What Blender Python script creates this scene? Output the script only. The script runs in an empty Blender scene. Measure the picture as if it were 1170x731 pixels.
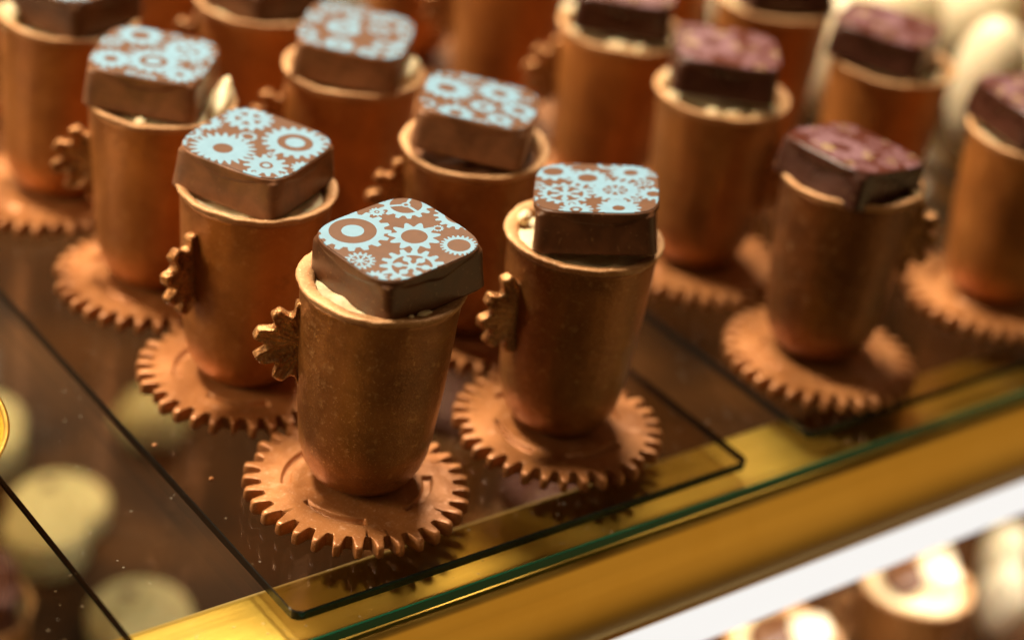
import bpy, math, random
from math import pi, sin, cos, radians
from mathutils import Vector, Matrix, Euler, noise

sc = bpy.context.scene
C = sc.collection
H = 0.0652          # height of a cup's rim above the tray
TH = 0.0042         # thickness of a chocolate gear base
RB = 0.031          # radius of a gear base
S = 0.0172          # half width of a bonbon top

# ------------------------------------------------------------------ node helpers
def new_mat(name):
    m = bpy.data.materials.new(name); m.use_nodes = True
    m.node_tree.nodes.clear()
    return m, m.node_tree

class NT:
    """small wrapper that writes maths as nodes"""
    def __init__(s, t): s.t = t; s.n = t.nodes; s.l = t.links
    def node(s, typ, **kw):
        nd = s.n.new(typ)
        for k, v in kw.items(): setattr(nd, k, v)
        return nd
    def put(s, sock, v):
        if isinstance(v, bpy.types.NodeSocket): s.l.new(v, sock)
        else: sock.default_value = v
    def m(s, op, a, b=None, c=None, clamp=False):
        nd = s.node('ShaderNodeMath', operation=op, use_clamp=clamp)
        s.put(nd.inputs[0], a)
        if b is not None: s.put(nd.inputs[1], b)
        if c is not None: s.put(nd.inputs[2], c)
        return nd.outputs[0]
    def noise(s, scale, detail=3, rough=.55, vec=None, dist=0):
        nd = s.node('ShaderNodeTexNoise'); nd.inputs['Scale'].default_value = scale
        nd.inputs['Detail'].default_value = detail; nd.inputs['Roughness'].default_value = rough
        nd.inputs['Distortion'].default_value = dist
        if vec is not None: s.l.new(vec, nd.inputs['Vector'])
        return nd.outputs['Fac']
    def ramp(s, f, p0, p1, c0=(0,0,0,1), c1=(1,1,1,1)):
        nd = s.node('ShaderNodeValToRGB'); e = nd.color_ramp.elements
        e[0].position = p0; e[1].position = p1; e[0].color = c0; e[1].color = c1
        s.l.new(f, nd.inputs[0]); return nd.outputs[0]
    def mix(s, f, a, b):
        nd = s.node('ShaderNodeMix', data_type='RGBA')
        s.put(nd.inputs[0], f); s.put(nd.inputs[6], a); s.put(nd.inputs[7], b)
        return nd.outputs[2]
    def coord(s, which='Object'):
        return s.node('ShaderNodeTexCoord').outputs[which]
    def bump(s, h, strength, dist):
        nd = s.node('ShaderNodeBump'); nd.inputs['Strength'].default_value = strength
        nd.inputs['Distance'].default_value = dist; s.l.new(h, nd.inputs['Height'])
        return nd.outputs[0]
    def bsdf(s, col, rough=.5, metal=0., bump=None, spec=.5, **kw):
        b = s.node('ShaderNodeBsdfPrincipled'); o = s.node('ShaderNodeOutputMaterial')
        s.put(b.inputs['Base Color'], col); s.put(b.inputs['Roughness'], rough)
        s.put(b.inputs['Metallic'], metal); b.inputs['Specular IOR Level'].default_value = spec
        for k, v in kw.items(): s.put(b.inputs[k.replace('_', ' ')], v)
        if bump is not None: s.l.new(bump, b.inputs['Normal'])
        s.l.new(b.outputs[0], o.inputs[0]); return b

def rgb(r, g, b): return (r, g, b, 1)

# ------------------------------------------------------------------ materials
def bronze(name, c_dark, c_light, metal, rough, grain=.25, speck=rgb(.75,.45,.18), bscale=1.0, big=45):
    m, t = new_mat(name); g = NT(t); v = g.coord()
    info = g.node('ShaderNodeObjectInfo').outputs['Random']
    vm = g.node('ShaderNodeVectorMath', operation='ADD'); g.l.new(v, vm.inputs[0])
    cb = g.node('ShaderNodeCombineXYZ'); g.l.new(info, cb.inputs[0]); g.l.new(info, cb.inputs[2]); g.l.new(cb.outputs[0], vm.inputs[1])
    v = vm.outputs[0]
    n1 = g.noise(big, 4, .6, v, .6); n2 = g.noise(1500, 2, .7, v); n3 = g.noise(330, 4, .65, v)
    col = g.mix(g.ramp(n1, .33, .68), c_dark, c_light)
    mp = g.node('ShaderNodeMapping'); mp.inputs['Scale'].default_value = (34, 34, 95); g.l.new(v, mp.inputs[0])
    st = g.noise(1., 5, .7, mp.outputs[0], 1.5)                      # brushed-on dust, thin in places
    dk = tuple(x * .35 for x in c_dark[:3]) + (1,)
    col = g.mix(g.m('MULTIPLY', g.ramp(st, .50, .74), .22), col, dk)
    col = g.mix(g.m('MULTIPLY', g.ramp(g.noise(75, 6, .75, v, .3), .60, .68), .28), col, dk)
    col = g.mix(g.m('MULTIPLY', g.ramp(n3, .58, .74), .35), col, speck)
    col = g.mix(g.m('MULTIPLY', g.ramp(n2, .60, .72), grain), col, speck)
    rg = g.m('ADD', g.m('MULTIPLY', n3, .28), rough - .14)
    h = g.m('ADD', g.m('MULTIPLY', n2, .5), g.m('ADD', n3, g.m('MULTIPLY', g.noise(90, 3, .5, v), 1.6)))
    g.bsdf(col, rg, metal, g.bump(h, .35 * bscale, .0006))
    return m

M_cup = bronze('bronze_dusted_chocolate', rgb(.19,.068,.014), rgb(.38,.148,.036), .36, .34, .38, rgb(.85,.5,.2))
M_cup2 = bronze('bronze_dusted_chocolate_red', rgb(.31,.105,.020), rgb(.52,.195,.042), .34, .36, .3, rgb(.8,.42,.15))
M_cup3 = bronze('dark_bronze_dusted_chocolate', rgb(.125,.040,.009), rgb(.25,.088,.019), .5, .36, .4, rgb(.8,.5,.25))
M_base = bronze('copper_dusted_gear_chocolate', rgb(.33,.118,.031), rgb(.51,.212,.068), .28, .36, .45, rgb(.9,.55,.33), .7, 60)
M_rim = bronze('sandy_bronze_rim', rgb(.40,.185,.065), rgb(.60,.33,.14), .2, .58, .8, rgb(.95,.7,.4), 1.5)
M_handle = bronze('golden_bronze_gear', rgb(.27,.105,.028), rgb(.58,.28,.10), .6, .27, .6, rgb(1,.75,.42), 2.6, 150)

def chocolate(name, col, rough):
    m, t = new_mat(name); g = NT(t); v = g.coord()
    n = g.noise(120, 4, .6, v, .4); n2 = g.noise(700, 3, .6, v)
    c2 = tuple(min(1, x * 1.9) for x in col[:3]) + (1,)
    cc = g.mix(g.ramp(n, .35, .7), col, c2)
    cc = g.mix(g.m('MULTIPLY', g.ramp(n2, .62, .76), .35), cc, rgb(.5,.3,.14))
    g.bsdf(cc, g.m('ADD', g.m('MULTIPLY', n, .25), rough - .1), 0, g.bump(g.m('ADD', n, g.m('MULTIPLY', n2, .3)), .3, .0006))
    return m
M_choc = chocolate('milk_chocolate_shell', rgb(.072,.026,.0085), .37)
M_chocmilk = chocolate('pale_milk_chocolate_shell', rgb(.16,.068,.029), .38)
M_dark = chocolate('dark_chocolate_shell', rgb(.036,.011,.006), .27)

def cream_mat(name, c0, c1, rough=.5):
    m, t = new_mat(name); g = NT(t); v = g.coord()
    n = g.noise(260, 4, .6, v)
    g.bsdf(g.mix(g.ramp(n, .3, .7), c0, c1), rough, 0, g.bump(n, .5, .001), Subsurface_Weight=.15, Subsurface_Scale=.004)
    return m
M_cream = cream_mat('vanilla_cream', rgb(.66,.50,.26), rgb(.85,.74,.47))
M_white = cream_mat('white_chocolate', rgb(.70,.57,.36), rgb(.86,.76,.53), .35)
M_biscuit = cream_mat('pale_almond_biscuit', rgb(.36,.28,.12), rgb(.60,.49,.25), .6)
M_crimson = cream_mat('raspberry_glaze', rgb(.30,.02,.02), rgb(.42,.05,.03), .3)
M_green = cream_mat('pistachio_glaze', rgb(.09,.09,.025), rgb(.17,.15,.05), .5)

def gear_mask(g, x, y, q):
    """1 inside a printed cogwheel: q = dict(c, r, t, n, hole, dot, spokes, lobes)"""
    dx = g.m('SUBTRACT', x, q['c'][0]); dy = g.m('SUBTRACT', y, q['c'][1])
    ln = g.m('SQRT', g.m('ADD', g.m('MULTIPLY', dx, dx), g.m('MULTIPLY', dy, dy)))
    th = g.m('ARCTAN2', dy, dx)
    w = g.m('SINE', g.m('ADD', g.m('MULTIPLY', th, float(q['n'])), q.get('ph', 0.)))
    tooth = g.m('MULTIPLY_ADD', w, q.get('k', 1.6) * .5, .5, clamp=True)
    body = g.m('LESS_THAN', ln, g.m('MULTIPLY_ADD', tooth, q['t'], q['r']))
    h = q.get('hole', 0)
    if h:
        inner = g.m('GREATER_THAN', ln, h)
        if q.get('dot'): inner = g.m('MAXIMUM', inner, g.m('LESS_THAN', ln, q['dot']))
        if q.get('spokes'):
            n, wd, hub = q['spokes']
            # fold the angle into one sector
            a = g.m('SUBTRACT', g.m('WRAP', g.m('ADD', th, q.get('sp', 0.)), 2 * pi / n, 0.), pi / n)
            px = g.m('MULTIPLY', ln, g.m('COSINE', a)); py = g.m('ABSOLUTE', g.m('MULTIPLY', ln, g.m('SINE', a)))
            inner = g.m('MAXIMUM', inner, g.m('LESS_THAN', py, wd))
            ring = g.m('LESS_THAN', ln, hub)
            inner = g.m('MAXIMUM', inner, ring)
            if q.get('lobes'):
                rr, rad = q['lobes']
                ex = g.m('SUBTRACT', px, rr)
                dd = g.m('SQRT', g.m('ADD', g.m('MULTIPLY', ex, ex), g.m('MULTIPLY', py, py)))
                inner = g.m('MAXIMUM', inner, g.m('LESS_THAN', dd, rad))
            if q.get('pin'): inner = g.m('MULTIPLY', inner, g.m('GREATER_THAN', ln, q['pin']))
        body = g.m('MULTIPLY', body, inner)
    return body

def fill_gears(base, seed, count, rmin=.12, rmax=.3):
    rnd = random.Random(seed); out = list(base)
    tries = 0
    while len(out) < count and tries < 4000:
        tries += 1
        r = rnd.uniform(rmin, rmax) * (1 - tries / 8000)
        x, y = rnd.uniform(-1.05, 1.05), rnd.uniform(-1.05, 1.05)
        if all(math.hypot(x - q['c'][0], y - q['c'][1]) > r + q['r'] + .055 for q in out):
            q = dict(c=(x, y), r=r, t=r * .3, n=int(9 + r * 38), k=rnd.choice((1., 1.8)), ph=rnd.uniform(0, 6), hole=r * rnd.uniform(.4, .75))
            if rnd.random() < .4: q['dot'] = q['hole'] * .5
            elif rnd.random() < .6:
                q['spokes'] = (rnd.choice((3, 4, 5, 6)), r * .09, r * .2); q['hole'] = r * .78
            out.append(q)
    return out

def print_mat(name, gears, ink, ground, gold=None, ink_rough=.5):
    m, t = new_mat(name); g = NT(t)
    sep = g.node('ShaderNodeSeparateXYZ'); g.l.new(g.coord(), sep.inputs[0])
    wob = g.noise(500, 2, .5)
    x = g.m('MULTIPLY_ADD', sep.outputs[0], 1 / S, g.m('MULTIPLY_ADD', wob, .012, -.006))
    y = g.m('MULTIPLY', sep.outputs[1], 1 / S)
    mask = None
    for q in gears:
        k = gear_mask(g, x, y, q); mask = k if mask is None else g.m('MAXIMUM', mask, k)
    mask = g.m('MULTIPLY', mask, g.ramp(g.noise(420, 5, .75, g.coord()), .30, .36))      # small gaps in the transfer
    n = g.noise(300, 4, .6, g.coord()); n2 = g.noise(1600, 2, .6, g.coord())
    i2 = tuple(c * .86 for c in ink[:3]) + (1,); g2 = tuple(c * 1.25 for c in ground[:3]) + (1,)
    inkc = g.mix(g.ramp(n, .3, .7), ink, i2)
    if gold:
        mk = None
        for q in gold:
            k = gear_mask(g, x, y, q); mk = k if mk is None else g.m('MAXIMUM', mk, k)
        inkc = g.mix(mk, inkc, rgb(.33,.24,.09))
    col = g.mix(mask, g.mix(g.ramp(n, .3, .7), ground, g2), inkc)
    h = g.m('ADD', g.m('MULTIPLY', mask, .6), g.m('MULTIPLY', n2, .3))
    g.bsdf(col, ink_rough, 0, g.bump(h, .25, .0002), .28)
    return m

BLUE = rgb(.150,.275,.365); GROUND = rgb(.080,.031,.0095); PURPLE = rgb(.20,.105,.115); DGROUND = rgb(.065,.018,.011)
LAY = {
 'A': [dict(c=(-.418,.562), r=.46, t=.10, n=16, hole=.36, dot=.17, k=2.0),
       dict(c=(.219,-.114), r=.27, t=.12, n=11, hole=.20, k=1.0, ph=.8),
       dict(c=(.703,.686), r=.32, t=.085, n=14, hole=.25, spokes=(3,.024,.07), pin=.035, sp=.5),
       dict(c=(1.17,-.06), r=.33, t=.07, n=18, hole=.24, ph=1.),
       dict(c=(.593,-.704), r=.225, t=.05, n=22, hole=.175, k=2.2),
       dict(c=(-.33,-.74), r=.35, t=.11, n=15, hole=.30, spokes=(6,.022,.07), lobes=(.20,.066), ph=2., sp=.3),
       dict(c=(-.85,-.17), r=.17, t=.06, n=16, hole=.145, spokes=(8,.012,.05), lobes=(.11,.022)),
       dict(c=(-.95,-.66), r=.13, t=.05, n=12, hole=.05)],
 'C': [dict(c=(-.294,-.538), r=.37, t=.14, n=22, hole=.16, k=1.),
       dict(c=(-.547,.589), r=.31, t=.09, n=14, hole=.22, spokes=(5,.05,.07), ph=1.),
       dict(c=(.47,.391), r=.41, t=.10, n=18, hole=.29, dot=.16, k=2.),
       dict(c=(.53,-.56), r=.24, t=.10, n=12, hole=.11, dot=.06),
       dict(c=(1.02,-.24), r=.15, t=.05, n=12, hole=.05),
       dict(c=(.93,.93), r=.16, t=.05, n=14, hole=.08),
       dict(c=(-.98,.02), r=.19, t=.07, n=14, hole=.09)],
 'B': [dict(c=(-.72,.62), r=.27, t=.09, n=12, hole=.17),
       dict(c=(-.156,.388), r=.25, t=.09, n=13, hole=.16, k=1.),
       dict(c=(-.493,-.28), r=.33, t=.08, n=16, hole=.29, spokes=(6,.03,.08), lobes=(.2,.06)),
       dict(c=(.295,-.083), r=.33, t=.10, n=18, hole=.2, spokes=(8,.018,.05), lobes=(.15,.03)),
       dict(c=(.535,.657), r=.25, t=.10, n=14, hole=.12, k=1.),
       dict(c=(.90,-.2), r=.19, t=.07, n=13, hole=.11),
       dict(c=(-.3,-.9), r=.19, t=.07, n=14, hole=.10, dot=.05),
       dict(c=(.36,-.80), r=.26, t=.08, n=16, hole=.1, k=1.)],
 'D': [dict(c=(.057,-.291), r=.36, t=.1, n=16, hole=.24, dot=.13),
       dict(c=(-.62,-.5), r=.26, t=.09, n=14, hole=.12),
       dict(c=(-.426,.641), r=.30, t=.1, n=14, hole=.17),
       dict(c=(.48,.38), r=.33, t=.1, n=16, hole=.2, spokes=(4,.05,.06)),
       dict(c=(.6,-.62), r=.2, t=.09, n=12, hole=.08)],
 'E': [dict(c=(-.612,.162), r=.36, t=.1, n=16, hole=.17),
       dict(c=(.28,.458), r=.30, t=.1, n=14, hole=.14),
       dict(c=(-.316,-.84), r=.24, t=.08, n=12, hole=.12),
       dict(c=(.082,-.3), r=.17, t=.07, n=12, hole=.08),
       dict(c=(.686,-.117), r=.24, t=.08, n=14, hole=.12),
       dict(c=(.42,-.70), r=.17, t=.07, n=12, hole=.07)],
}
PM = {}
for k, cnt in (('A', 10), ('B', 20), ('C', 16), ('D', 20), ('E', 22)):
    PM[k] = print_mat('blue_cog_print_' + k.lower(), fill_gears([dict(q, r=q['r']*(1.04 if k == 'A' else 1.07)) for q in LAY[k]], ord(k), cnt, .05, .18), BLUE, GROUND)
PM['F'] = print_mat('blue_cog_print_f', fill_gears([], 11, 20, .10, .3), BLUE, GROUND)
def purple(i):
    gs = fill_gears([dict(c=(-.3,.1), r=.5, t=.1, n=18, hole=.2)], 50 + i, 15, .10, .34)
    gd = fill_gears([dict(c=(-.3,.1), r=.12, t=.05, n=12, hole=.05)], 90 + i, 16, .03, .12)
    return print_mat('purple_cog_print_%d' % i, gs, PURPLE, DGROUND, gd, .3)
PM['P'] = purple(1); PM['Q'] = purple(2)

def thin_glass(name, tint, ior=1.5, rough=.0, scratch=False):
    m, t = new_mat(name); g = NT(t)
    tr = g.node('ShaderNodeBsdfTransparent'); tr.inputs[0].default_value = tint
    gl = g.node('ShaderNodeBsdfGlossy'); gl.inputs['Roughness'].default_value = rough
    geo = g.node('ShaderNodeNewGeometry'); dt = g.node('ShaderNodeVectorMath', operation='DOT_PRODUCT')
    g.l.new(geo.outputs['Incoming'], dt.inputs[0]); g.l.new(geo.outputs['Normal'], dt.inputs[1])
    fr = g.m('MULTIPLY_ADD', g.m('POWER', g.m('SUBTRACT', 1., g.m('ABSOLUTE', dt.outputs['Value'])), 5.), .955, .045, clamp=True)   # the same from both sides of the plate
    mx = g.node('ShaderNodeMixShader'); o = g.node('ShaderNodeOutputMaterial')
    if scratch:
        v = g.coord()
        n = g.noise(14, 4, .6, v, 1.); g.put(gl.inputs['Roughness'], g.m('MULTIPLY', g.ramp(n, .4, .8), .09))
    g.l.new(fr, mx.inputs[0]); g.l.new(tr.outputs[0], mx.inputs[1]); g.l.new(gl.outputs[0], mx.inputs[2])
    last = mx.outputs[0]
    if scratch:   # dust specks lying on the plate
        df = g.node('ShaderNodeBsdfDiffuse'); df.inputs[0].default_value = rgb(.7,.6,.45)
        vo = g.node('ShaderNodeTexVoronoi'); vo.inputs['Scale'].default_value = 260; g.l.new(g.coord(), vo.inputs['Vector'])
        dots = g.m('LESS_THAN', vo.outputs['Distance'], .10)
        dots = g.m('MULTIPLY', dots, g.m('GREATER_THAN', g.noise(60, 2, .5, g.coord()), .56))
        dots = g.m('MULTIPLY', dots, .16)
        m2 = g.node('ShaderNodeMixShader'); g.l.new(dots, m2.inputs[0]); g.l.new(last, m2.inputs[1]); g.l.new(df.outputs[0], m2.inputs[2]); last = m2.outputs[0]
    g.l.new(last, o.inputs[0]); return m
M_tray = thin_glass('smoked_glass', rgb(.84,.79,.72), 1.55, 0, True)
M_glass = thin_glass('clear_glass', rgb(.95,.97,.94), 1.5, 0, True)
m, t = new_mat('dark_polished_tray_edge'); NT(t).bsdf(rgb(.010,.009,.007), .12); M_tedge = m
m, t = new_mat('green_glass_edge'); g = NT(t); g.bsdf(rgb(.008,.15,.075), .35, 0, None, .3, Emission_Color=rgb(0,0,0)); M_gedge = m
def brass():
    m, t = new_mat('satin_brass'); g = NT(t); v = g.coord()
    mp = g.node('ShaderNodeMapping'); mp.inputs['Scale'].default_value = (4, 260, 260); g.l.new(v, mp.inputs[0])
    n = g.noise(1., 4, .6, mp.outputs[0]); n2 = g.noise(35, 4, .6, v, .5)
    col = g.mix(g.ramp(n2, .3, .7), rgb(.72,.44,.075), rgb(.78,.50,.10))
    g.bsdf(col, g.m('ADD', g.m('MULTIPLY', n, .2), g.m('MULTIPLY_ADD', n2, .05, .20)), .88, g.bump(n, .08, .0003)); return m
M_brass = brass()
m, t = new_mat('glowing_light_diffuser'); g = NT(t); g.bsdf(rgb(.1,.1,.1), .5, 0, None, .2, Emission_Color=rgb(1,.975,.94), Emission_Strength=.84); M_led = m
def shelf_mat():
    m, t = new_mat('lower_shelf_brown'); g = NT(t); v = g.coord()
    n = g.noise(9, 5, .6, v, 1.); g.bsdf(g.mix(g.ramp(n, .35, .7), rgb(.020,.008,.003), rgb(.095,.034,.008)), .6, 0, None, .12); return m
M_shelf = shelf_mat()

# ------------------------------------------------------------------ objects
def tag(o, label=None, cat=None, group=None, kind=None):
    if label: o['label'] = label
    if cat: o['category'] = cat
    if group: o['group'] = group
    if kind: o['kind'] = kind
    return o
def mesh(name, vs, fs, mats, smooth=True, fm=None):
    me = bpy.data.meshes.new(name); me.from_pydata([tuple(v) for v in vs], [], fs); me.update()
    for mm in (mats if isinstance(mats, (list, tuple)) else [mats]): me.materials.append(mm)
    if smooth: me.polygons.foreach_set('use_smooth', [True] * len(me.polygons))
    if fm: me.polygons.foreach_set('material_index', fm)
    return me
def obj(name, me, parent=None, loc=(0,0,0), rot=None, label=None):
    o = bpy.data.objects.new(name, me); C.objects.link(o); o.parent = parent; o.location = loc
    if rot is not None: o.rotation_euler = rot
    if label: o['label'] = label
    return o
def empty(name, loc, rz=0):
    o = bpy.data.objects.new(name, None); C.objects.link(o); o.location = loc; o.rotation_euler = (0,0,rz)
    o.empty_display_size = .01; return o
def loft(rings, close_top=True, close_bot=True):
    """rings: equally long lists of points, bottom to top, counter-clockwise"""
    n = len(rings[0]); vs = [p for r in rings for p in r]; fs = []
    for i in range(len(rings) - 1):
        for j in range(n):
            k = (j + 1) % n
            fs.append((i*n + j, i*n + k, (i+1)*n + k, (i+1)*n + j))
    if close_bot:
        c = len(vs); vs.append(sum((Vector(p) for p in rings[0]), Vector()) / n)
        fs += [(c, (j+1) % n, j) for j in range(n)]
    if close_top:
        c = len(vs); b = (len(rings) - 1) * n; vs.append(sum((Vector(p) for p in rings[-1]), Vector()) / n)
        fs += [(c, b + j, b + (j+1) % n) for j in range(n)]
    return vs, fs
def sstep(a, b, x):
    t = max(0, min(1, (x - a) / (b - a))); return t*t*(3 - 2*t)
def nz(p, f, amp, seed=0):
    return noise.noise(Vector(p) * f + Vector((seed*3.1, seed*1.7, seed))) * amp

def gear_base_mesh(seed, low=False):
    T = 33; per = 8 if low else 16; n = T * per
    cont = []
    for j in range(n):
        a = 2*pi*j/n; c = .5 + .5*cos(T*a + seed)
        w = 1 + nz((cos(a)*2, sin(a)*2, seed), 1.2, .012)
        ti = int(round((T*a + seed) / (2*pi))) % T
        rt = random.Random(ti*7 + int(seed)*131).random(); c *= .93 + .07*rt if rt > .06 else .62      # uneven teeth, now and then a chipped one
        cont.append((a, RB * w * (.842 + .158 * sstep(.22, .86, c)) * (1 + nz((cos(a)*30, sin(a)*30, 1), 1, .006, seed))))
    slots = [(radians(d) - radians(40.7) + seed*.9, radians(27)) for d in (205, 300, 28, 120)]
    def top(a, rr):
        f = rr / RB; z = 0
        if .52 < f < .70:
            for (ca, hw) in slots:
                d = (a - ca + pi) % (2*pi) - pi
                if abs(d) < hw + .03:
                    mid = .605 + .02 * d / hw; wdt = .036 + .012 * d / hw
                    s1 = 1 - sstep(wdt * .75, wdt * 1.1, abs(f - mid)); s2 = 1 - sstep(hw, hw + .03, abs(d))
                    z -= .0015 * s1 * s2
        z += nz((rr*cos(a)*90, rr*sin(a)*90, 0), 1, .00022, seed)
        return z
    rings = []
    def ring(fr, z, useTop=False):
        out = []
        for (a, rc) in cont:
            if fr >= .84: rr = .84*RB + (rc - .84*RB) * (fr - .84)/.16 if fr < 1 else rc * fr
            else: rr = fr * RB
            out.append((rr*cos(a), rr*sin(a), z + (top(a, rr) if useTop else 0)))
        return out
    for fr, z in ((.6, 0), (.96, 0), (.985, .0002), (1.0, .0009), (1.0, TH*.5), (.995, TH - .0008)): rings.append(ring(fr, z))
    rings.append(ring(.985, TH - .0002)); rings.append(ring(.955, TH, True)); rings.append(ring(.88, TH, True)); rings.append(ring(.84, TH, True))
    k = 14 if low else 34
    for i in range(k): rings.append(ring(.72 - (.72 - .5) * i / (k - 1), TH, True))
    rings.append(ring(.3, TH, True))
    vs, fs = loft(rings)
    return mesh('gear_base', vs, fs, M_base)

PROF = [(0.0,.0006),(.0055,.0002),(.0105,.0008),(.0132,.0022),(.0150,.0044),(.0165,.0074),(.0176,.0110),(.0184,.0160),
        (.0190,.0230),(.0196,.0310),(.0201,.0390),(.0206,.0470),(.0209,.0530),(.0212,.0575),(.0215,.0590)]
def rev(prof, n, seed, amp=.00025, close_top=False):
    rings = []
    for (r, z) in prof:
        rr = []
        for j in range(n):
            a = 2*pi*j/n
            k = r * (1 + nz((cos(a)*1.6, sin(a)*1.6, z*40), 1, .012, seed)) + nz((cos(a)*r*320, sin(a)*r*320, z*320), 1, amp, seed)
            rr.append((k*cos(a), k*sin(a), z))
        rings.append(rr)
    return loft(rings, close_top=close_top)
def cup_mesh(seed):
    hz = H - TH; p = [(r * .995, z) for r, z in PROF[1:]]
    vs, fs = rev(p + [(.0200, .0588), (.0192, .0550)], 112, seed, .00022)
    return mesh('cup', vs, fs, M_cup)
def rim_mesh(seed, wide=1.0):
    hz = H - TH
    p = [(.0195, .0575), (.0211, .0584), (.0217, .0590), (.0222, .0600), (.02245, hz - .0006), (.0222, hz - .0001), (.0216, hz),
         (.0205, hz - .0003), (.0219 - .0030*wide, hz - .0008), (.0217 - .0034*wide, hz - .0018), (.0215 - .0036*wide, hz - .004), (.0180, hz - .0062)]
    n = 128; rings = []
    for i, (r, z) in enumerate(p):
        rr = []
        for j in range(n):
            a = 2*pi*j/n
            r1 = r * (1 + nz((cos(a)*1.6, sin(a)*1.6, .06*40), 1, .012, seed))
            amp = .0003 if i >= 3 else .0002
            r1 += nz((cos(a)*5, sin(a)*5, z*100), 1, amp, seed) + nz((cos(a)*16, sin(a)*16, 2), 1, .0002, seed + 4)
            zz = z + (nz((cos(a)*2.3, sin(a)*2.3, 5), 1, .0006, seed) + nz((cos(a)*12, sin(a)*12, 5), 1, .00018, seed) if i >= 2 else 0)
            rr.append((r1*cos(a), r1*sin(a), zz))
        rings.append(rr)
    vs, fs = loft(rings, False, False)
    return mesh('rim', vs, fs, M_rim)
def filling_mesh(seed):
    rings = []; n = 64; hz = H - TH
    for i in range(15):
        r = .0194 * (1 - i / 15)
        rings.append([(r*cos(2*pi*j/n), r*sin(2*pi*j/n), hz - .0026 - (.004 if i == 0 else 0) + nz((r*cos(2*pi*j/n)*180, r*sin(2*pi*j/n)*180, 0), 1, .0012, seed)) for j in range(n)])
    vs, fs = loft(rings, True, False)
    return mesh('filling', vs, fs, M_cream)
def handle_mesh(seed):
    T = 10; n = T*16; R = .0128; th = .0016
    def cont(k, zz, sc_=1):
        out = []
        for j in range(n):
            a = 2*pi*j/n; c = .5 + .5*cos(T*a + .35)
            r = R * (.76 + .24 * sstep(.04, .78, c)) * (1 + nz((cos(a)*4, sin(a)*4, zz*500), 1, .05, seed))
            r = r - k if k < .004 else R*.55
            r *= 1 + .035*sin(2.7*a + seed)
            z = zz + nz((cos(a)*9, sin(a)*9, k*900), 1, .0005, seed)
            out.append((r*cos(a)*sc_, z, r*sin(a)*sc_))   # gear stands in the local xz plane
        return out
    rings = []
    for k, zz in ((.0045, th*.55), (.0021, th*.66), (.0014, th*1.0), (.0007, th*1.08), (.0001, th*.85), (0, th*.4), (0, -th*.4), (.0001, -th*.85), (.0007, -th*1.08), (.0014, -th), (.0021, -th*.66), (.0045, -th*.55)):
        rings.append(cont(k, zz))
    vs, fs = loft(rings)
    return mesh('gear_handle', vs, fs, M_handle)
def outline(n_, e, s):
    pts = []
    for j in range(n_):
        a = 2*pi*j/n_ + .0001; c, d = cos(a), sin(a)
        r = s * (abs(c)**e + abs(d)**e) ** (-1/e)
        pts.append((r*c, r*d, a))
    return pts
def bonbon_mesh(seed, mat, thick=.0128, dent=0.):
    n = 192; rings = []; K = 30
    rings.append([(x*.96, y*.96, -thick) for x, y, a in outline(n, 12, S*1.0)])
    zs = [-thick + .0006 + (thick - .0012) * i / (K-1) for i in range(K)]
    top = outline(n, 4.4, S); base = outline(n, 13, S*.935)
    for z in zs:
        rr = []
        for (x, y, a), (bx, by, _) in zip(top, base):
            mid = cos(2*a)**2                       # 1 at the middle of a side, 0 at a corner
            zl = -.0012 - .0024 * mid**.8 + nz((cos(a)*3, sin(a)*3, 0), 1, .0008, seed)
            f = sstep(zl - .0009, zl + .0003, z)    # 0 = body under the lip, 1 = lip
            d = -z / thick; k = 1 + .055 * d
            px, py = bx*k*(1 - f) + x*f, by*k*(1 - f) + y*f
            q = 1 + nz((cos(a)*2, sin(a)*2, z*120), 1, .012, seed) * (1 - f*.7)
            rr.append((px*q, py*q, z))
        rings.append(rr)
    rings.append([(x*.988, y*.988, -.00032) for x, y, a in top])
    rings.append([(x*.970, y*.970, -.00025) for x, y, a in top])
    vs, fs = loft(rings)
    return mesh('bonbon', vs, fs, mat)
def print_mesh(seed, mat):
    top = outline(192, 4.4, S); rings = []
    for k, z in ((.955, -.0004), (.985, -.00026), (.980, -.00004), (.965, .0), (.5, .0)):
        rings.append([(x*k, y*k, z) for x, y, a in top])
    vs, fs = loft(rings)
    return mesh('printed_top', vs, fs, mat, False)

def lump_mesh(name, rx, ry, rz, seed, mat, rough=.25, n=20, f=1.5):
    rings = []
    for i in range(1, n):
        t = pi*i/n; rr = []
        for j in range(2*n):
            a = pi*j/n; p = Vector((sin(t)*cos(a), sin(t)*sin(a), -cos(t)))
            q = 1 + noise.noise(p*f + Vector((seed, seed*2, 0))) * rough
            rr.append((p.x*rx*q, p.y*ry*q, p.z*rz*q))
        rings.append(rr)
    vs, fs = loft(rings); return mesh(name, vs, fs, mat)

SHARED = {}
def cached(key, fn):
    if key not in SHARED: SHARED[key] = fn()
    return SHARED[key]
GRP = 'chocolate cup desserts standing on gear shaped bases'

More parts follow.
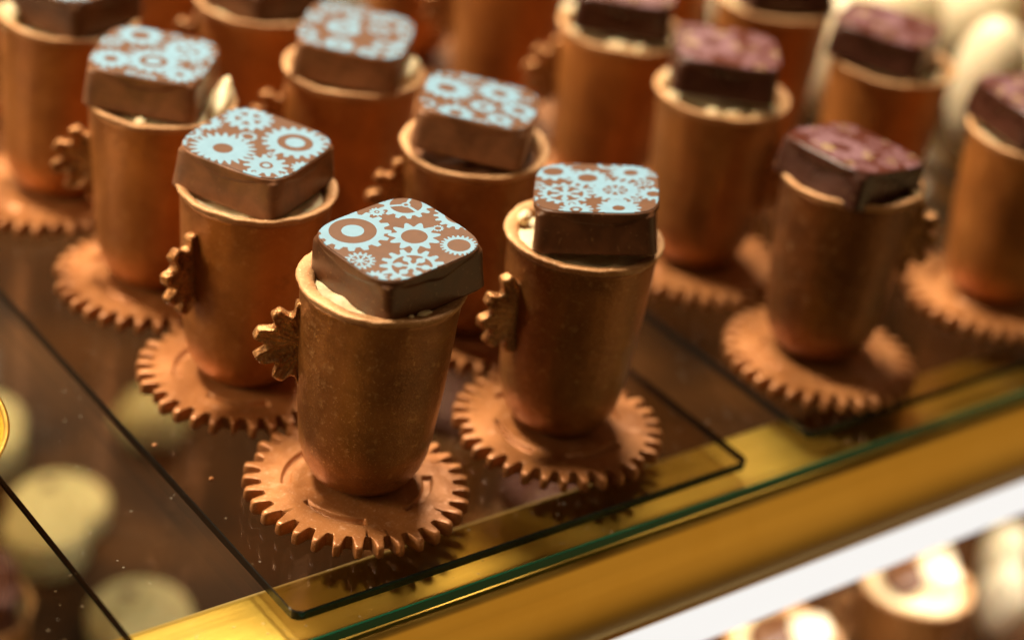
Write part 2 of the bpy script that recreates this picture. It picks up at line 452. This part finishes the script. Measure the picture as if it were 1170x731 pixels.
def dessert(label, disc, rim, bon=None, look='blue', mat='A', hdir=180, hz=.045, cream=(), seed=1, near=False, cupmat=None, shell=None, z0=0.0003, htwist=0, group=GRP, wide=.75, fillmat=None):
    """gear base, cup (> rim), gear handle, filling, bonbon (> printed top); hdir is the picture's angle from 'right', seen from above"""
    root = empty('chocolate_cup_dessert', (disc[0], disc[1], z0))
    tag(root, label, 'dessert', group)
    gb = gear_base_mesh(seed, False) if near else cached(('gb', seed % 2), lambda: gear_base_mesh(seed % 2 + 5, True))
    obj('gear_base', gb, root, rot=(0, 0, 0 if near else seed*1.3))
    b = (.6*(rim[0]-disc[0]), .6*(rim[1]-disc[1]))
    hz_ = H - TH
    d = Vector((rim[0]-disc[0]-b[0], rim[1]-disc[1]-b[1], hz_)).normalized()
    q = Vector((0,0,1)).rotation_difference(d).to_matrix().to_4x4()
    ax = Matrix.Translation((b[0], b[1], TH)) @ q
    sd = seed if near else seed % 3
    def child(name, me, par, mtx):
        o = obj(name, me, par); o.matrix_basis = mtx; return o
    me = cached(('cup', sd), lambda: cup_mesh(sd)) if cupmat is None else cached(('cup', sd, cupmat.name), lambda: cup_mesh(sd).copy())
    if cupmat is not None: me.materials.clear(); me.materials.append(cupmat)
    cup = child('cup', me, root, ax)
    r_ = child('rim', cached(('rim', sd, wide), lambda: rim_mesh(sd, wide)), cup, Matrix())
    fm_ = cached(('fill', sd), lambda: filling_mesh(sd))
    if fillmat: fm_.materials.clear(); fm_.materials.append(fillmat)
    child('filling', fm_, root, ax)
    if hdir is not None:
        a = radians(hdir) - radians(40.7)
        child('gear_handle', cached(('h', sd), lambda: handle_mesh(sd)), root,
              ax @ Matrix.Translation((cos(a)*.0188, sin(a)*.0188, hz - TH)) @ Matrix.Rotation(a + radians(htwist), 4, 'Z') @ Matrix.Rotation(seed*.37, 4, 'Y'))
    for k, (ang, rr, sx, sy, sz, tilt) in enumerate(cream):
        a = radians(ang) - radians(40.7)
        child('cream_dollop', lump_mesh('cream_dollop', sx, sy, sz, seed + k, M_cream, .25, 14), root,
              ax @ Matrix.Translation((cos(a)*rr, sin(a)*rr, hz_ - .0005)) @ Matrix.Rotation(a + pi/2, 4, 'Z') @ Matrix.Rotation(radians(tilt), 4, 'Y'))
    if bon:
        shell = shell or (M_dark if look == 'purple' else M_choc)
        th = .0122 if look == 'purple' else .0128
        loc = Vector(bon[:3]) - Vector((disc[0], disc[1], z0))
        me = cached(('bon', sd, shell.name, th), lambda: bonbon_mesh(sd, shell, th))
        bo = obj('bonbon', me, root, loc, Euler(bon[3:]))
        obj('printed_top', cached(('pr', mat), lambda: print_mesh(seed, PM[mat])), bo)
    return root

# --- glass tray by the front: cups with blue printed bonbons
dessert('front bronze chocolate cup with blue cog print and gear handle, nearest the tray corner',
        (.0417,.0373), (.0441,.0393), (.0474,.0391,.0770,-.0086,-.0965,.0929), mat='A', hdir=194, hz=.0455, seed=1, near=True,
        cream=((-47,.0186,.0022,.0010,.0006,0),(-60,.0190,.0007,.0006,.0005,0)), wide=1.25)
dessert('second bronze cup along the tray front, blue print top, right of the nearest cup',
        (.1107,.0367), (.1108,.0387), (.1127,.0391,.0789,-.0584,-.1295,-.6962), mat='B', hdir=218, hz=.044, seed=2, near=True, htwist=-8,
        cream=((165,.0178,.0026,.0018,.0020,0),(0,.0186,.0028,.0016,.0034,10)), wide=1.0)
dessert('bronze cup left behind the nearest one, its pale brown bonbon covering the whole rim',
        (.0416,.099), (.0413,.0985), (.0418,.1009,.0768,.0253,.0216,-1.0961), mat='C', hdir=226, hz=.0425, seed=3, near=True, shell=M_chocmilk, cupmat=M_cup2, htwist=12)
dessert('bronze cup third in the left row, cream wedge right of its bonbon',
        (.0440,.1581), (.0433,.1584), (.0421,.1612,.0778,.0105,.023,-.7482), mat='D', hdir=188, hz=.042, seed=4, near=True, shell=M_chocmilk, cupmat=M_cup2,
        cream=((-4,.0180,.0098,.0034,.0058,-28),(-95,.0195,.0018,.0016,.0014,0)))
dessert('bronze cup in the middle with a blue bonbon sunk inside a wide clean rim',
        (.1201,.0962), (.1149,.097), (.1156,.0982,.0790,-.0411,.0638,-.7594), mat='E', hdir=190, hz=.046, seed=5, near=True, shell=M_chocmilk, fillmat=M_chocmilk)
dessert('blurred bronze cup with tilted pale blue bonbon and white cream dollop at its right rim',
        (.1096,.1565), (.1099,.1569), (.11,.1569,.0780,.047,-.0361,.8229), mat='F', hdir=190, hz=.044, seed=6, near=True, shell=M_chocmilk, cupmat=M_cup2,
        cream=((-4,.0180,.0080,.0032,.0055,-22),))
dessert('bronze cup at the top left edge with cream wedge left of its dark bonbon',
        (.0388,.2247), (.0448,.2240), (.046,.2245,.0775,.0,.0,.4), mat='D', hdir=180, hz=.042, seed=7, cupmat=M_cup2, cream=((205,.0180,.0085,.0034,.0044,15),))
dessert('blurred bronze cup cut by the top edge, behind the cup with the tilted blue bonbon',
        (.1105,.214), (.1107,.2143), (.111,.216,.0760,.02,.0,.2), mat='E', hdir=185, seed=8, cupmat=M_cup2)
for k, (x, y, l) in enumerate(((.040,.286,'farthest dim cup of the left row, at the top left corner'),
                            (.110,.276,'dim out of focus cup at the top edge behind the clipped one'))):
    dessert(l, (x, y), (x, y), (x, y, .078, 0, 0, .3 + k), mat='F', hdir=180, seed=9 + k, cupmat=M_cup2)

# --- glass tray on the right: cups with purple printed bonbons, gears handles turned right
dessert('dark bronze cup at the right tray front, slanted purple bonbon on its rim',
        (.2132,.0319), (.2133,.0362), (.2123,.0363,.0746,-.0042,.1144,.1114), look='purple', mat='P', hdir=8, hz=.046, seed=12, near=True, cupmat=M_cup3,
        cream=((-20,.0200,.0022,.0014,.0012,0),))
dessert('far right bronze cup cut by the picture edge, purple bonbon',
        (.3005,.0377), (.2988,.036), (.2992,.0375,.0775,.0,.05,-.2), look='purple', mat='Q', hdir=None, seed=13, near=True, cupmat=M_cup2,
        cream=((170,.0180,.0022,.0016,.0026,0),))
dessert('bronze cup with upright purple bonbon and cream dots along its front rim',
        (.2170,.0985), (.2163,.0993), (.2167,.1015,.0800,-.03,.01,-.69), look='purple', mat='Q', hdir=-22, hz=.040, seed=14, near=True,
        cream=((-80,.0185,.0030,.0014,.0016,0),(-55,.0190,.0022,.0013,.0014,0),(172,.0188,.0020,.0015,.0034,0),(-100,.0185,.0026,.0014,.0014,0)))
dessert('blurred bronze cup at the top edge, cream at left and front under its bonbon',
        (.2187,.1570), (.2187,.1545), (.2192,.1565,.0795,.0,.0,-.72), look='purple', mat='P', hdir=185, seed=15, cupmat=M_cup2,
        cream=((165,.0180,.0020,.0050,.0042,0),(-92,.0182,.0046,.0016,.0016,0),(-70,.0186,.0026,.0014,.0014,0)))
dessert('bronze cup at the upper right with purple bonbon, white eggs on both sides',
        (.2961,.0991), (.2956,.0987), (.2936,.1020,.0776,-.0468,.0472,-1.05), look='purple', mat='P', hdir=None, seed=16, cupmat=M_cup2,
        cream=((-60,.0188,.0032,.0014,.0014,0),(-75,.0188,.0020,.0013,.0012,0)))
dessert('small far cup on the top edge, left of the white eggs',
        (.2945,.1570), (.2938,.1570), (.2945,.1575,.0775,.0,.0,-.4), look='purple', mat='Q', hdir=None, seed=17, cupmat=M_cup2)
for k, (x, y, l) in enumerate(((.218,.217,'dark blurred cup behind the middle blue bonbon, its top out of the picture'),
                               (.218,.278,'dim cup body behind the middle of the picture, top cut off'),
                               (.293,.217,'out of focus cup body above the purple cup with cream dots'))):
    dessert(l, (x, y), (x, y), (x, y, .078, 0, 0, -.6), look='purple', mat='P', hdir=185, seed=18 + k, cupmat=M_cup2)

# --- plates
def slab(name, x0, x1, y0, y1, z0, z1, face, edge, rad=.003, bev=.0003, parent=None):
    pts = []
    for cx_, cy_, a0 in ((x1-rad, y0+rad, -90), (x1-rad, y1-rad, 0), (x0+rad, y1-rad, 90), (x0+rad, y0+rad, 180)):
        for i in range(9):
            a = radians(a0 + 90*i/8); pts.append((cx_ + rad*cos(a), cy_ + rad*sin(a)))
    cx0, cy0 = (x0+x1)/2, (y0+y1)/2
    def ins(d): return [(x + (-d if x > cx0 else d), y + (-d if y > cy0 else d)) for x, y in pts]
    rings = [[(x, y, z0) for x, y in ins(bev)], [(x, y, z0+bev) for x, y in pts], [(x, y, z1-bev) for x, y in pts], [(x, y, z1) for x, y in ins(bev)]]
    n = len(pts); vs = [p for r in rings for p in r]; fs = []; fm = []
    for i in range(3):
        for j in range(n):
            k = (j+1) % n; fs.append((i*n+j, i*n+k, (i+1)*n+k, (i+1)*n+j)); fm.append(1)
    fs.append(tuple(range(n-1, -1, -1))); fm.append(0); fs.append(tuple(range(3*n, 4*n))); fm.append(0)
    return obj(name, mesh(name, vs, fs, [face, edge], False, fm), parent)
tg = 'smoked glass trays lying on the shelf'
tag(slab('glass_tray', 0, .1550, 0, .42, -.0030, 0, M_tray, M_tedge), 'smoked glass tray in the middle, under the blue topped cups', 'tray', tg)
tag(slab('glass_tray', .1820, .3400, .0027, .42, -.0030, 0, M_tray, M_tedge), 'smoked glass tray under the purple topped cups at right', 'tray', tg)
tag(slab('glass_tray', -.20, -.0396, -.004, .42, -.0030, 0, M_tray, M_tedge), 'empty smoked glass tray cut off at the lower left corner', 'tray', tg)
tag(slab('glass_tray', .3640, .5300, .004, .42, -.0030, 0, M_tray, M_tedge), 'smoked glass tray under the white eggs at far right', 'tray', tg)
tag(slab('glass_shelf', -.6, 1.1, -.0068, .75, -.0070, -.0034, M_glass, M_gedge, .001), 'clear glass shelf with a green front edge carrying all the trays', 'shelf')

# --- brass moulding and light strip under the shelf's front
mould = empty('brass_moulding', (0,0,0)); tag(mould, 'satin gold brass moulding running under the green glass edge', 'moulding')
def extrude_profile(name, prof, x0, x1, mat, parent=None, segs=40):
    vs = []; fs = []; n = len(prof)
    for i in range(segs+1):
        x = x0 + (x1-x0)*i/segs
        vs += [(x, y, z) for y, z in prof]
    for i in range(segs):
        for j in range(n):
            k = (j+1) % n; fs.append((i*n+j, (i+1)*n+j, (i+1)*n+k, i*n+k))
    fs.append(tuple(range(n))); fs.append(tuple(range(segs*n + n-1, segs*n - 1, -1)))
    me = mesh(name, vs, fs, mat, False)
    return obj(name, me, parent)
def arc(cy, cz, r, a0, a1, k=10): return [(cy + r*cos(radians(a0 + (a1-a0)*i/k)), cz + r*sin(radians(a0 + (a1-a0)*i/k))) for i in range(k+1)]
top = -.0074
prof = ([(.022, top - .006)] + arc(.018, top - .004, .004, 0, 90, 6) + arc(-.0070, top - .0030, .0030, 90, 170, 10)
        + [(-.0100 - .0034*sin(pi*(.12 + .80*t/14)), top - .0050 - (.0378 + top - .0050)*t/14) for t in range(15)]
        + arc(-.0112, -.0379, .0006, 180, 270, 5) + [(-.006, -.0386), (-.006, top - .008), (.018, top - .008)])
o = extrude_profile('moulding_profile', prof, -.6, 1.1, M_brass, mould); o.data.polygons.foreach_set('use_smooth', [True]*len(o.data.polygons))
o.data.set_sharp_from_angle(angle=radians(40))
led = empty('light_strip', (0,0,0)); tag(led, 'glowing white light strip running below the gold moulding', 'light strip')
extrude_profile('diffuser', [(-.0124, -.0388), (-.0126, -.0400), (-.0126, -.0520), (-.0120, -.0530), (-.0080, -.0530), (-.0080, -.0388)], -.6, 1.1, M_led, led, 4)
extrude_profile('backing', [(-.0078, -.0388), (-.0078, -.0530), (-.0062, -.0530), (-.0062, -.0388)], -.6, 1.1, M_brass, led, 4)

# --- lower shelf and what stands on it
ZL = -.205
tag(slab('lower_shelf', -.6, 1.3, -.02, 1.1, ZL - .02, ZL, M_shelf, M_shelf, .002), 'brown lower shelf of the display case seen through the glass', 'shelf')
lg = 'chocolate cups on the lower shelf'
def low_cup(x, y, rz, label, seed, mat='Q', look='purple', cream=()):
    if y < .06:      # front row: open cups with a dark oval praline in golden cream
        t = dessert(label, (x, y), (x, y), None, hdir=180, seed=seed, z0=ZL + .0003, group=lg)
        obj('oval_praline', lump_mesh('oval_praline', .0120, .0085, .005, seed, M_choc, .1, 14), t, (-.004, .003, H + .001), (0, 0, .5))
        obj('cream_dollop', lump_mesh('cream_dollop', .0095, .0085, .0075, seed, M_white, .2, 14), t, (.0085, -.004, H + .001), (0, 0, .5))  # white lump on the right also stands in for the blown-out glare
        return
    dessert(label, (x, y), (x, y), (x, y, ZL + .0770, .05*sin(seed), .06*cos(seed), rz), look=look, mat=mat, hdir=180, seed=seed, z0=ZL + .0003, group=lg, cream=cream)
low = [(.325,.050,'bronze cup below the light strip, lit glaringly at its right rim'),
       (.252,.048,'cup low at the bottom edge beside the brightly lit one, under the strip'),
       (.285,.110,'lower shelf cup behind the brightly lit one'),
       (.0,.200,'lower shelf cup dim under the left tray, nearest the bottom left corner'),
       (.220,.150,'lower shelf cup seen dimly through the gap between both trays'),
       (.220,.225,'lower shelf cup farther back under the gap between both trays')]
for k, (x, y, l) in enumerate(low):
    low_cup(x, y, .4*k, l, 30 + k)
cg = 'pale round cakes on the lower shelf seen through the glass'
def round_cake(x, y, dx, dy, label, seed):
    r = empty('round_cake', (x, y, ZL + .0002)); tag(r, label, 'cake', cg)
    def disc(rad, h, z):
        rings = []
        n = 48
        for k, zz in ((.9, 0), (1, .0015), (1.01, h*.5), (1, h-.002), (.95, h-.0004), (.85, h)):
            rings.append([(rad*k*cos(2*pi*j/n)*(1+nz((cos(2*pi*j/n), sin(2*pi*j/n), zz*60), 1.2, .04, seed)), rad*k*sin(2*pi*j/n), zz) for j in range(n)])
        vs, fs = loft(rings); return mesh('layer', vs, fs, M_biscuit)
    obj('cake_layer', disc(.0205, .012, 0), r, (dx, dy + .012, 0)); obj('cake_layer', disc(.0175, .018, 0), r, (-dx - .004, -dy - .008, 0))
    obj('chocolate_button', lump_mesh('chocolate_button', .003, .003, .0015, seed, M_choc, .1, 8), r, (dx, dy + .022, .0122))
round_cake(.080,.368,.001,.0,'pale round cake at the left edge, farthest of the cakes seen through the glass',1)
round_cake(.081,.296,.006,.0,'pale round cake with dark button, middle one seen through the glass gap at lower left',2)
round_cake(.083,.216,.0,.0,'pale round cake nearest the gold moulding, seen through the glass gap at lower left',3)
eg = 'green and brown sweets on the lower shelf'
for k, (x, y, mt, l) in enumerate(((.300,.085,M_green,'small green glazed sweet on the lower shelf, just under the light strip'),
                                 (.150,.345,M_biscuit,'tan round sweet under the middle tray near the left row'))):
    tag(obj('glazed_sweet', lump_mesh('glazed_sweet', .016, .016, .013, k + 3, mt, .2, 16), None, (x, y, ZL + .0125)), l, 'sweet', eg)

for k, (x, y, r, l) in enumerate(((.405,.060,.013,'small pale egg under the light strip at the lower right corner, nearest'),
                               (.392,.088,.011,'small pale egg under the light strip, second from the right corner'),
                               (.432,.082,.012,'small pale egg under the light strip, cut by the right edge'),
                               (.372,.120,.011,'small pale egg under the light strip, hidden most by it'))):
    tag(obj('sugared_egg', lump_mesh('sugared_egg', r*.8, r*.8, r*1.5, k + 20, M_white, .15, 16), None, (x, y, ZL + r*1.5)), l, 'sweet', 'pale eggs on the lower shelf')
# --- white eggs and a red cake on the far right tray
wg = 'white chocolate eggs standing on the far right tray'
eggs = [(.388,.125,.0150,.029,'tall white chocolate egg right of the upper right cup, brightest'),
        (.352,.172,.0130,.027,'white chocolate egg left of the upper right cup, in its gap'),
        (.440,.125,.0210,.026,'broad white chocolate egg near the right picture edge'),
        (.397,.186,.0200,.028,'white chocolate egg behind the upper right purple bonbon'),
        (.355,.225,.0180,.028,'white chocolate egg at the top edge behind the purple bonbon'),
        (.450,.185,.0200,.028,'white chocolate egg at the top edge, right end of the row')]
for k, (x, y, r, h, l) in enumerate(eggs):
    tag(obj('white_chocolate_egg', lump_mesh('white_chocolate_egg', r, r, h, k + 2, M_white, .10, 20, .9), None, (x, y, h*.985)), l, 'chocolate egg', wg)
tag(obj('glazed_cake', lump_mesh('glazed_cake', .02, .02, .02, 9, M_crimson, .12, 20), None, (.488,.195,.0195)), 'dark red glazed cake at the top right corner', 'cake')

# --- brass bowl edge at the left picture edge
bw = empty('brass_bowl', (-.0800,.0910,.0)); tag(bw, 'polished gold bowl just entering the left picture edge', 'bowl')
p = [(.020,.0002),(.024,.0004),(.033,.006),(.0385,.014),(.0405,.022),(.0412,.0235),(.0402,.0240),(.0392,.0225),(.037,.014),(.031,.0075),(.020,.003),(.004,.0025)]
vs, fs = rev(p, 96, 3, .0001, True); obj('bowl_body', mesh('bowl_body', vs, fs, M_brass), bw)
# crumbs on the tray
for k, (x, y, l) in enumerate(((.0093,.0593,'tiny chocolate crumb on the tray left of the nearest gear base'), (.0030,.0800,'tiny chocolate crumb near the tray edge'))):
    tag(obj('chocolate_crumb', lump_mesh('chocolate_crumb', .0008, .0006, .0005, k, M_base, .4, 6), None, (x, y, .0005)), l, 'crumb', 'crumbs on the tray')

# ------------------------------------------------------------------ light
w = bpy.data.worlds.new('World'); sc.world = w; w.use_nodes = True
g = NT(w.node_tree); w.node_tree.nodes.clear()
n = g.noise(2.2, 3, .6, g.coord('Generated'), .8)
col = g.ramp(n, .48, .76, rgb(.055,.026,.011), rgb(.85,.52,.26))
gc = g.coord('Generated')
sz = g.node('ShaderNodeSeparateXYZ'); g.l.new(gc, sz.inputs[0])
col = g.mix(g.ramp(sz.outputs[2], .0, .2), rgb(.09,.056,.025), col)      # below the horizon: the dark room floor
dd = g.node('ShaderNodeVectorMath', operation='DOT_PRODUCT'); g.l.new(gc, dd.inputs[0]); dd.inputs[1].default_value = Vector((.50,-.68,-.17)).normalized()
col = g.mix(g.ramp(dd.outputs['Value'], .78, 1.0), col, rgb(1.35,.84,.32))   # added unseen glow low in front, for the brass moulding to reflect
d2 = g.node('ShaderNodeVectorMath', operation='DOT_PRODUCT'); g.l.new(gc, d2.inputs[0]); d2.inputs[1].default_value = Vector((.40,.70,.60)).normalized()
col = g.mix(g.ramp(d2.outputs['Value'], .70, .88), col, rgb(.04,.022,.012))   # added unseen dark area, keeps the reflections in the trays dark
bg = g.node('ShaderNodeBackground'); bg.inputs[1].default_value = .42; g.l.new(col, bg.inputs[0])
ow = g.node('ShaderNodeOutputWorld'); g.l.new(bg.outputs[0], ow.inputs[0])
def area(name, loc, target, size, power, col, size_y=None, spread=None):
    l = bpy.data.lights.new(name, 'AREA'); l.energy = power; l.color = col; l.size = size
    if size_y: l.shape = 'RECTANGLE'; l.size_y = size_y
    o = bpy.data.objects.new(name, l); C.objects.link(o); o.location = loc
    o.rotation_euler = (Vector(target) - Vector(loc)).to_track_quat('-Z', 'Y').to_euler(); return o
T = Vector((.12,.09,.03))
area('ceiling_lamp_key', T + Vector((-.30,.52,1.05)), T, .20, 25.0, (1,.84,.64))
area('ceiling_lamp_back', T + Vector((.22,.36,.95)), T, .26, 16.0, (1,.84,.64))
area('front_fill', T + Vector((-.1,-.75,.95)), T, .45, .3, (1,.80,.58))  # added weak fill from the front, stands for no fixture
area('side_fill', T + Vector((-.80,.30,.34)), T, .34, 4.2, (1,.74,.46))  # added low warm fill from the left, for streaks on cups and handles
area('case_light', (.30,.02,-.058), (.30,.045,-.3), 1.4, 2.6, (1,.93,.84), .012)
area('lower_shelf_fill', (.2,.5,-.03), (.12,.3,-.2), .5, .7, (1,.85,.6))  # added fill under the glass to brighten the lower shelf, no fixture there

# ------------------------------------------------------------------ camera
yaw, pit, rol = radians(40.69115526), radians(29.95852391), radians(8.60092828)
fw = Vector((sin(yaw)*cos(pit), cos(yaw)*cos(pit), -sin(pit)))
r0 = Vector((cos(yaw), -sin(yaw), 0)); u0 = r0.cross(fw)
r = cos(rol)*r0 + sin(rol)*u0; u = -sin(rol)*r0 + cos(rol)*u0
cd = bpy.data.cameras.new('camera'); cam = bpy.data.objects.new('camera', cd); C.objects.link(cam)
m4 = Matrix((r, u, -fw)).transposed().to_4x4(); m4.translation = Vector((-.2250839, -.3268399, .3203794)); cam.matrix_world = m4
cd.sensor_width = 36; cd.sensor_fit = 'HORIZONTAL'; cd.lens = 2301.7025 / 1170 * 36
cd.clip_start = .01; cd.clip_end = 20
cd.dof.use_dof = True; cd.dof.focus_distance = .522; cd.dof.aperture_fstop = 4.3; cd.dof.aperture_blades = 0
sc.camera = cam
sc.view_settings.view_transform = 'Standard'; sc.view_settings.look = 'None'; sc.view_settings.exposure = 0.15; sc.view_settings.gamma = 1
sc.cycles.max_bounces = 10; sc.cycles.transparent_max_bounces = 16
sc.cycles.caustics_reflective = False; sc.cycles.caustics_refractive = False
sc.cycles.use_denoising = True
